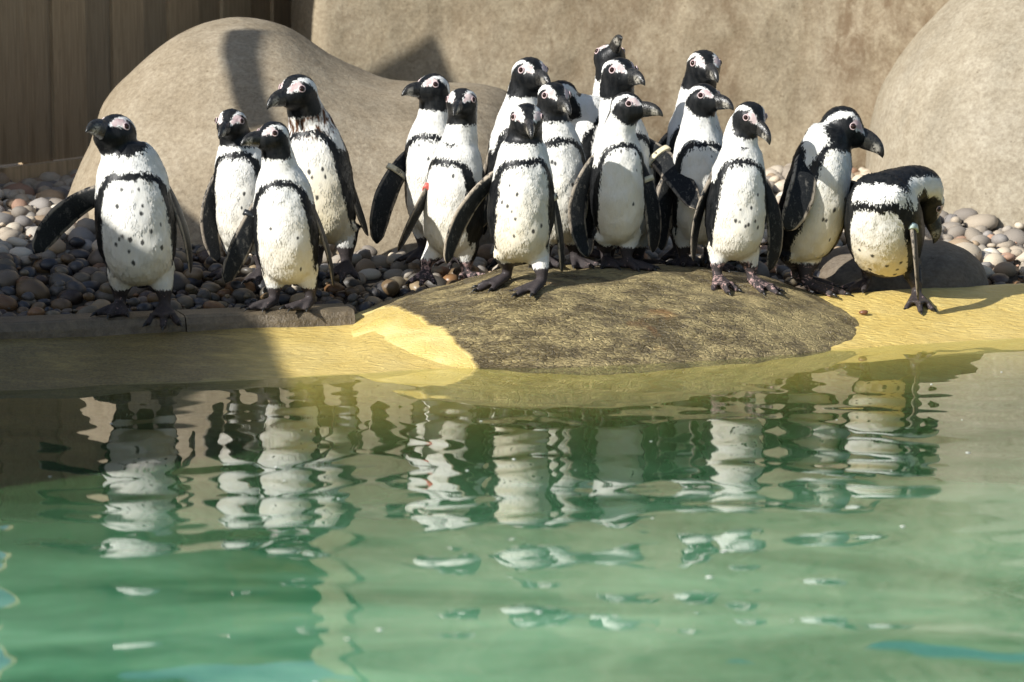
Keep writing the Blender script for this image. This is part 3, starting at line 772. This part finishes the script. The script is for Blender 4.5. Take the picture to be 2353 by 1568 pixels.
    ap_ = np.abs(np.degrees(phi)); fin = np.interp(z, [.11, .14, .18, .24, .30, .33], [84, 70, 61, 57, 58, 70])-flank
    fsd = np.minimum((ap_-fin)*(math.pi/180)*.08, np.minimum(z-.125, .315-z)*1.0)
    bsd = np.maximum(bsd, fsd)
    ink = np.where(tz & (np.abs(phi) < 2.2), np.maximum(ink, bsd), ink)
    if spots is None:
        spots = [(rs_.uniform(-46, 46), rs_.uniform(.12, .34)) for _ in range(rs_.randint(3, 7))]
    spt = np.full(len(V), -.05)
    for (a_, z_) in spots:
        ra_ = rs_.uniform(.0030, .0046); dd = np.hypot((np.degrees(phi)-a_)*(math.pi/180)*.085, (z-z_)*.62)
        spt = np.where(tz, np.maximum(spt, ra_-dd), spt)
    tail_m = (Tl[:, 1] > .058) & (z < .125); ink = np.where(tail_m, .02, ink)
    tint = yellow*(sstep(.36, .16, z)*.9+.12)*is_t
    skin = np.where((dA < .2) & (low < .2), .020*s-low+.004, -.05)
    skin = np.where(tail_m & (low > .0), -.05, skin)
    brn = np.where((ti > .05) & (ti < .75), 1.0, 0)*brown*sstep(.05, .2, ti)*sstep(.8, .55, ti)+brown*np.exp(-((z-.385)/.02)**2)*(np.abs(phi) < 1.2)
    # --- overlapping contour feathers, part of the body surface
    Fq = np.array([f_[:4] if len(f_) > 3 else f_+[f_[2]] for f_ in FC]); fnv = np.cross(V[Fq[:, 2]]-V[Fq[:, 0]], V[Fq[:, 3]]-V[Fq[:, 1]]); VN = np.zeros_like(V)
    for k in range(3):
        for j in range(4): VN[:, k] += np.bincount(Fq[:, j], fnv[:, k], len(V))
    VN /= np.linalg.norm(VN, axis=1)[:, None]+1e-9
    if ((V-V.mean(0))*VN).sum() < 0: VN = -VN
    g_ = np.random.default_rng(PSEED[0]); face_ = (ti > .6) & (lf > .040)
    cand = np.where((low > .030*s) & ~tail_m & ~face_ & (eye_d+(ti < .6) > .013) & (spt < -.012))[0]; pick = g_.choice(cand, min(len(cand), 6500), replace=False)
    n0 = VN[pick]; flow = -tup*(1-ti[pick][:, None])+(-up*.55-fw*.8)*ti[pick][:, None]+g_.normal(0, .16, (len(pick), 3))
    flow -= (flow*n0).sum(1)[:, None]*n0; flow /= np.linalg.norm(flow, axis=1)[:, None]+1e-9; sdv_ = np.cross(n0, flow)
    sz = s*np.interp(ti[pick], [0, .4, 1], [1, .8, .5])*g_.uniform(.75, 1.25, len(pick)); sz = sz[:, None]
    p_ = V[pick]; lift = g_.uniform(.0002, .0010, len(pick))[:, None]*s
    q0 = p_-n0*.0008; q1 = p_+flow*.0065*sz+sdv_*.0030*sz+n0*lift*.5; q2 = p_+flow*.0135*sz+n0*lift; q3 = p_+flow*.0065*sz-sdv_*.0030*sz+n0*lift*.5
    FV = np.stack([q0, q1, q2, q3], 1).reshape(-1, 3); b0 = len(V)+np.arange(len(pick))*4
    FC = FC+np.stack([b0, b0+3, b0+2, b0+1], 1).tolist(); rp4 = lambda a_: np.r_[a_, np.repeat(a_[pick], 4)]
    V = np.concatenate([V, FV]); ink, pink, tint, skin, brn, spt = [rp4(np.asarray(a_, float)) for a_ in (ink, pink, tint, skin, brn, spt)]
    fnr = n0*.90+flow*g_.normal(.05, .06, (len(pick), 1))+sdv_*g_.normal(0, .055, (len(pick), 1)); fnr /= np.linalg.norm(fnr, axis=1)[:, None]
    CN = np.concatenate([VN, np.repeat(fnr, 4, 0)])
    nbv = len(V); root = empty('penguin', base)
    allV = [V]; allF = list(FC); mats = [0]*len(FC); fu = [np.zeros(nbv)]; ft = [np.zeros(nbv)]; pale = [np.zeros(nbv)]; rim = [np.zeros(nbv)]
    def add(v, f, mi, u=None, t=None, p=0, r=0):
        o = sum(len(a) for a in allV); allV.append(v); allF.extend([[i+o for i in q] for q in f]); mats.extend([mi]*len(f))
        z0 = np.zeros(len(v)); fu.append(z0 if u is None else u); ft.append(z0 if t is None else t); pale.append(z0+p); rim.append(z0+r)
    for v, f in claws: add(v, f, 2)
    # --- flippers
    bands = []
    for q in fl:
        side, mid, tip, ang = q['side'], q['mid'], q['tip'], q.get('ang', 0)
        rz_ = q.get('rz', .325); rp = tw([side*np.interp(rz_, TZ, TA)*fat*.72, .010, rz_])
        m_ = at(mid[0], mid[1], Y+mid[2]); t_ = at(tip[0], tip[1], Y+tip[2])
        n_ = 30; T = np.linspace(0, 1, n_); L_ = np.linalg.norm(m_-rp)/(np.linalg.norm(m_-rp)+np.linalg.norm(t_-m_))
        cp = (m_-(1-L_)**2*rp-L_**2*t_)/(2*L_*(1-L_))
        C = ((1-T)**2)[:, None]*rp+(2*T*(1-T))[:, None]*cp+(T**2)[:, None]*t_
        view = nrm(C[n_//2]-CAMP); W_ = q.get('w', .058)*s; rings = []; us = []; ts_ = []; frames = []
        for k in range(n_):
            tg = nrm(C[min(k+1, n_-1)]-C[max(k-1, 0)]); wd_ = nrm(np.cross(tg, view)); nn = nrm(np.cross(wd_, tg))
            aa = R(ang+q.get('twist', 0)*T[k]); wv = wd_*math.cos(aa)+nn*math.sin(aa); nv = np.cross(tg, wv)
            ww = W_*.5*np.interp(T[k], [0, .05, .12, .3, .55, .8, .93, .985, 1], [.40, .70, .78, .88, 1.0, .86, .60, .30, .08]); hh = s*np.interp(T[k], [0, .15, .5, .9, 1], [.016, .0105, .0062, .0035, .001])
            th = np.linspace(0, 2*np.pi, 20, endpoint=False); cx = np.cos(th); cz = np.sign(np.sin(th))*np.abs(np.sin(th))**.8
            sw = -.010*s*math.sin(T[k]*math.pi)*q.get('sweep', 0)
            rings.append(C[k]+wv*sw+(cx*ww)[:, None]*wv+(cz*hh)[:, None]*nv); us.append(1-np.abs(cx)); ts_.append(np.full(20, T[k])); frames.append((C[k]+wv*sw, tg, wv, nv, ww, hh))
        v, f = loft(rings); add(v, f, 1, np.r_[np.concatenate(us), 1, 0], np.r_[np.concatenate(ts_), 0, 1], q.get('pale', .7), q.get('rim', .6))
        if 'band' in q: bands.append((q['band'], frames[int(q.get('bt', .2)*n_)], q.get('text')))
    AV = np.concatenate(allV); me = mesh('body', AV-base, allF)
    ext = len(AV)-nbv; pad = lambda a, d=0: np.r_[a, np.full(ext, d)]
    attr(me, 'ink', pad(ink)); attr(me, 'spot', pad(spt, -.05)); attr(me, 'pink', pad(pink, -.05)); attr(me, 'tint', pad(tint)); attr(me, 'skin', pad(skin, -.05)); attr(me, 'brown', pad(brn))
    attr(me, 'pinkfoot', np.full(len(AV), pinkfoot)); attr(me, 'fu', np.concatenate(fu)); attr(me, 'ft', np.concatenate(ft)); attr(me, 'pale', np.concatenate(pale)); attr(me, 'rim', np.concatenate(rim))
    b_ = link('body', me, [M['plumage'], M['flipper'], M['claw']], root); me.polygons.foreach_set('material_index', np.array(mats, np.int32))
    me.normals_split_custom_set_from_vertices(np.concatenate([CN, np.zeros((ext, 3))]).tolist())
    # --- bill
    st = [(.036, .0170, .0155, -.031), (.048, .0160, .0160, -.0305), (.061, .0140, .0150, -.0295), (.075, .0122, .0115, -.0275), (.087, .0100, .0060, -.0260), (.097, .0075, -.0020, -.0265), (.1045, .0045, -.0125, -.0285), (.108, .0015, -.0215, -.0295)]
    a = np.array(st); rings = []; bt = []; bzv = []; n_ = 16; th = np.linspace(0, 2*np.pi, n_, endpoint=False)
    for f_ in np.linspace(.036, .108, 24):
        w_, tp, bo = [np.interp(f_, a[:, 0], a[:, k]) for k in (1, 2, 3)]; c = (tp+bo)/2; h_ = (tp-bo)/2
        pinch = 1-.16*np.exp(-((np.sin(th)+.25)/.12)**2)
        rings.append(hw(np.stack([w_*np.cos(th)*pinch, np.full(n_, f_), c+h_*np.sin(th)], 1))); bt.append(np.full(n_, (f_-.036)/.072)); bzv.append(np.sin(th))
    v, f = loft(rings); bm_ = mesh('bill', v-base, f); attr(bm_, 'bt', np.r_[np.concatenate(bt), 0, 1]); attr(bm_, 'bz', np.r_[np.concatenate(bzv), 0, 0])
    link('bill', bm_, M['bill'], root)
    # --- eyes
    for sg in (-1, 1):
        w_, u_ = np.interp(.019, [h[0] for h in HF], [h[1] for h in HF]), np.interp(.019, [h[0] for h in HF], [h[2] for h in HF])
        ex = sg*w_*math.sqrt(1-(.011/u_)**2); ec = np.array([ex-sg*.0022, .019, .011]); nl = nrm([sg*1.0, .42, .22])
        bm2 = bmesh.new(); bmesh.ops.create_uvsphere(bm2, u_segments=14, v_segments=10, radius=.0082*s); em = bpy.data.meshes.new('eye'); bm2.to_mesh(em); bm2.free()
        eo = link('eye', em, M['eye'], root); eo.location = hw(ec)-base
        nw = nrm(nl @ H); q = Vector(nw).to_track_quat('Z', 'Y'); pts = []
        for k in range(18):
            t_ = 2*math.pi*k/18; pts.append([math.cos(t_)*.0086*s, math.sin(t_)*.0086*s, .0026*s])
        rg = []
        for k in range(18):
            t_ = 2*math.pi*k/18; cc = np.array(pts[k]); rdir = np.array([math.cos(t_), math.sin(t_), 0])
            for j in range(6):
                u2 = 2*math.pi*j/6; rg.append(cc+0.0015*s*(rdir*math.cos(u2)+np.array([0, 0, 1])*math.sin(u2)))
        fcs = [[k*6+j, ((k+1) % 18)*6+j, ((k+1) % 18)*6+(j+1) % 6, k*6+(j+1) % 6] for k in range(18) for j in range(6)]
        ro = link('eye_ring', mesh('eye_ring', rg, fcs), M['ring'], eo); eo.rotation_mode = 'QUATERNION'; eo.rotation_quaternion = q
    # --- identity bands on the flippers
    for mat, (c, tg, wv, nv, ww, hh), text in bands:
        th = np.linspace(0, 2*np.pi, 20, endpoint=False); rr = []
        for l_, k_ in ((-.0085, 1.05), (-.0085, 1.25), (.0085, 1.25), (.0085, 1.05)):
            rr.append(c-base+tg*l_*s+(np.cos(th)*(ww*k_+.0015))[:, None]*wv+(np.sin(th)*(hh*k_+.0035))[:, None]*nv)
        v, f = loft(rr); bo = link('flipper_band', mesh('flipper_band', v, f), M[mat], root); bo['label'] = {'cream': 'cream', 'red': 'red', 'paleblue': 'pale blue', 'blackband': 'black'}[mat]+' identity band round the flipper'
        if text:
            cu = bpy.data.curves.new('band_number', 'FONT'); cu.body = text; cu.size = .0145*s; cu.align_x = 'CENTER'; cu.align_y = 'CENTER'; cu.extrude = .0004
            to = bpy.data.objects.new('band_number', cu); COL.objects.link(to); dg = bpy.context.evaluated_depsgraph_get()
            tm = bpy.data.meshes.new_from_object(to.evaluated_get(dg)); bpy.data.objects.remove(to)
            tm.materials.clear(); to = link('band_number', tm, M['whiteink' if mat == 'blackband' else 'ink'], bo, False)
            view = nrm(CAMP-c); zz_ = nv if nv @ view > 0 else -nv; xx = wv if wv[0] > 0 else -wv; yy = np.cross(zz_, xx)
            mw = Matrix(np.stack([xx, yy, zz_], 1).tolist()).to_4x4(); mw.translation = Vector(c-base+zz_*(hh*1.25+.0042)); to.matrix_local = mw
    tag(root, label, 'penguin', FLG)
    return root

def FL(side, mid, tip, ang=0, **k): return dict(side=side, mid=mid, tip=tip, ang=ang, **k)

penguin('stout penguin with a heavily spotted breast, one flipper held out wide over the pebbles', 325, 8.35, 1.13, 6, (289, 291, -.05), -27, 20, fat=1.10, roll=-5, hs=1.10, mask='short',
        fl=[FL(-1, (150, 492, 0), (82, 582, -.02), 10, w=.068, rz=.315, pale=.5), FL(1, (424, 530, .02), (438, 628, .03), 72, rz=.345)], feet=[(275, 8.36, -8), (378, 8.35, 4)],
        spots=[(-30, .372), (-33, .355), (-38, .335), (-10, .358), (8, .356), (9, .343), (-14, .325), (12, .322), (-22, .285), (14, .28), (11, .262), (38, .228), (22, .215), (-18, .21), (-8, .20), (8, .19), (-24, .202), (-30, .19), (-12, .17), (-8, .14), (36, .17)],
        band=(-.020, .85), yellow=.14)
penguin('penguin facing forward by the boulder, partly hidden by the bird with the black band', 568, 8.80, .98, -14, (554, 278, -.05), -15, -4, roll=-3,
        fl=[FL(-1, (482, 520, -.02), (503, 602, -.03), 20, w=.064), FL(1, (628, 490, .0), (640, 570, 0), 60)], yellow=.22)
penguin('plump penguin turned left on the kerb, a black 102 band on its flipper', 668, 8.47, .97, -4, (631, 306, -.06), -50, 3, fat=1.05, roll=-5,
        fl=[FL(-1, (556, 560, -.03), (518, 650, -.05), 12, w=.068, band='blackband', bt=.22, text='102'), FL(1, (748, 560, .02), (766, 658, .03), 78)], feet=[(628, 8.47, -42), (712, 8.47, -30)],
        spots=[(2, .425), (3, .415), (-18, .25), (27, .215), (33, .12)], yellow=.24, pinkfoot=-.03)
penguin('tall penguin with a brown stained neck standing against the humped boulder', 762, 8.90, 1.14, -18, (693, 204, -.08), -42, -6, roll=-11, fat=.94,
        fl=[FL(1, (812, 450, .0), (846, 542, .02), 70, band='cream', bt=.22), FL(-1, (640, 450, .1), (640, 540, .1), 40)], brown=1.0, yellow=.55, spots=[(5, .27), (8, .255), (28, .27), (30, .25), (10, .2)], band=(0, .8))
penguin('penguin in left profile with a cream SB1 flipper band, its wing spread against the boulder', 1003, 9.08, 1.02, -14, (1000, 194, -.05), -52, 5, roll=-2,
        fl=[FL(-1, (893, 435, -.04), (866, 560, -.06), 8, w=.070, band='cream', bt=.27, text='SB1'), FL(1, (1060, 470, .03), (1070, 570, .03), 60)], spots=[(-2, .43), (-16, .35), (5, .31)], yellow=.24)
penguin('penguin with a red flipper band and pink mottled feet', 1040, 8.85, .98, -30, (1086, 229, -.05), -12, -2, roll=4, extra=1, fat=1.06, flank=8,
        fl=[FL(-1, (968, 468, -.06), (914, 578, -.10), 62, band='red', bt=.30, rz=.33), FL(1, (1122, 430, -.02), (1098, 525, -.04), 30, w=.05)], feet=[(980, 8.85, -8), (1072, 8.83, 18)], pinkfoot=.09, spots=[(24, .33), (40, .2)], yellow=.22)
penguin('tall penguin with its head high beside the boulder, looking right over its neighbour', 1192, 9.10, 1.10, 18, (1199, 161, -.05), 30, -3, fl=[FL(-1, (1118, 420, 0), (1112, 540, 0), 50), FL(1, (1270, 440, .05), (1270, 540, .05), 60)], yellow=.22)
penguin('penguin directly behind the foremost bird on the rock, breast half shaded', 1288, 8.80, 1.02, 12, (1253, 219, -.05), 26, -8, roll=-4, fl=[FL(1, (1342, 480, -.02), (1350, 590, -.04), 15, w=.064, rz=.34), FL(-1, (1220, 470, .04), (1216, 560, .04), 50)], spots=[(-20, .32), (-14, .315), (14, .25)], yellow=.22)
penguin('hunched penguin standing side-on in the shade, head turned back behind its neighbours', 1336, 9.26, 1.12, 58, (1286, 222, -.06), -70, -8, pitch=4, byeye=False, fl=[FL(-1, (1340, 430, -.05), (1330, 540, -.06), 15, rz=.30)], yellow=.12, spots=[(-40, .36), (-30, .33), (-36, .33)])
penguin('foremost penguin on the broad rock, squarely facing the pool, a cream band on one flipper', 1195, 8.45, 1.00, 4, (1182, 269, -.05), 7, -10, roll=1.5, fat=1.04, band=(-.006, 1),
        fl=[FL(-1, (1072, 482, -.04), (1027, 606, -.07), 35, w=.06, rim=1), FL(1, (1282, 512, .02), (1291, 628, .03), 70, w=.054, rim=1, pale=1, band='cream', bt=.26, text='10')], feet=[(1163, 8.50, -58), (1243, 8.42, -46)],
        spots=[(-6, .425), (-26, .30), (-12, .275), (-40, .25), (-28, .240), (-20, .225), (-14, .205), (-16, .155), (18, .17), (34, .185)], yellow=.34, pinkfoot=-.10)
penguin('penguin stretching its bill straight up before the rock wall', 1398, 9.36, 1.08, 22, (1374, 118, -.05), 20, 48, fl=[FL(-1, (1350, 400, 0), (1350, 500, 0), 50), FL(1, (1450, 400, 0), (1450, 500, 0), 50)], yellow=.1)
penguin('tall penguin in front of the one with its bill raised, its banded wing spread right', 1432, 9.02, 1.12, 18, (1408, 161, -.05), 34, 2, roll=-2, fl=[FL(1, (1548, 396, -.12), (1600, 480, -.24), 10, w=.072, band='cream', bt=.27, rz=.345, text='9'), FL(-1, (1370, 430, .04), (1370, 530, .04), 50)], yellow=.20)
penguin('penguin in right profile at the middle of the rock, neighbours shading its belly', 1418, 8.72, .98, 12, (1445, 238, -.06), 66, 2, mask='short', band=(.0, .8), fat=.90,
        fl=[FL(-1, (1326, 490, -.03), (1350, 590, -.04), 25, w=.062, rz=.34), FL(1, (1500, 490, .0), (1500, 580, .0), 35, w=.062, rz=.33, band='cream', bt=.26)], feet=[(1392, 8.76, 20), (1442, 8.72, 48)], spots=[(-20, .36), (-6, .36), (32, .35), (30, .3), (20, .2)], yellow=.22)
penguin('penguin at the back with a dark hood, above a bird looking right', 1592, 9.22, 1.10, 6, (1594, 145, -.05), 18, -6, fl=[FL(-1, (1524, 345, -.02), (1494, 440, -.03), 30, w=.062, rz=.345), FL(1, (1680, 400, 0), (1690, 500, 0), 50)], yellow=.14)
penguin('penguin in three-quarter view looking right, standing before the hooded bird at the back', 1604, 8.95, 1.02, 8, (1611, 219, -.05), 46, 0, mask='short', fl=[FL(1, (1690, 400, .03), (1700, 520, .03), 40, rz=.345), FL(-1, (1528, 460, -.03), (1520, 575, -.05), 15, w=.064, rz=.34)], spots=[(4, .425), (14, .34), (-18, .25), (8, .2)], yellow=.20)
penguin('penguin at the right end of the rock, head bowed, with pink mottled feet', 1684, 8.68, .97, 12, (1715, 270, -.05), 38, -28, mask='short', extra=1, roll=3, fat=1.02,
        fl=[FL(-1, (1606, 492, -.02), (1594, 600, -.03), 66, rz=.345), FL(1, (1778, 500, .03), (1768, 622, .03), 35, w=.062)], feet=[(1648, 8.66, 16), (1728, 8.69, 48)], pinkfoot=.08, spots=[(26, .28), (12, .24), (-8, .235), (-16, .2), (-9, .197), (2, .185), (8, .19), (22, .2), (30, .18)], yellow=.22)
penguin('big penguin in full right profile leaning forward at the end of the rock', 1838, 8.88, 1.17, 44, (1960, 290, -.04), 80, -24, mask='short', pitch=10, roll=7, fat=.97, hs=1.10,
        fl=[FL(-1, (1836, 462, -.14), (1806, 530, -.15), 8, w=.074, rz=.345, pale=1, rim=1), FL(1, (1918, 500, .06), (1880, 592, .06), 15, w=.066, rz=.33)], feet=[(1832, 8.94, 70), (1856, 8.86, 72)], spots=[(-20, .2), (-26, .2), (10, .26), (-10, .23), (0, .15)], yellow=.38, pinkfoot=.04, band=(.015, .9), pbk=12)
penguin('round crouching penguin preening its side, head bent back under its shoulder', 2040, 8.94, 1.02, -18, (2132, 466, .0), 100, -66, mask='short', fat=1.28, pitch=44, roll=3, nb=[(2075, 412, -.14), (2160, 402, -.06)], byeye=False, pbk=46, flank=6, nfat=1.02, hs=1.06, nape=96,
        fl=[FL(1, (2104, 590, -.22), (2110, 690, -.20), 80, w=.054, rz=.31, band='paleblue', bt=.22), FL(-1, (1950, 440, .0), (1932, 480, .04), 20)], feet=[(1990, 8.94, -40), (2106, 8.87, 0)], spots=[(-26, .25), (-6, .245), (12, .2), (-14, .17), (26, .17), (32, .2), (2, .14), (22, .14)], yellow=.6, band=(.034, 1), tail=(5.2, .11), tlen=1.3)
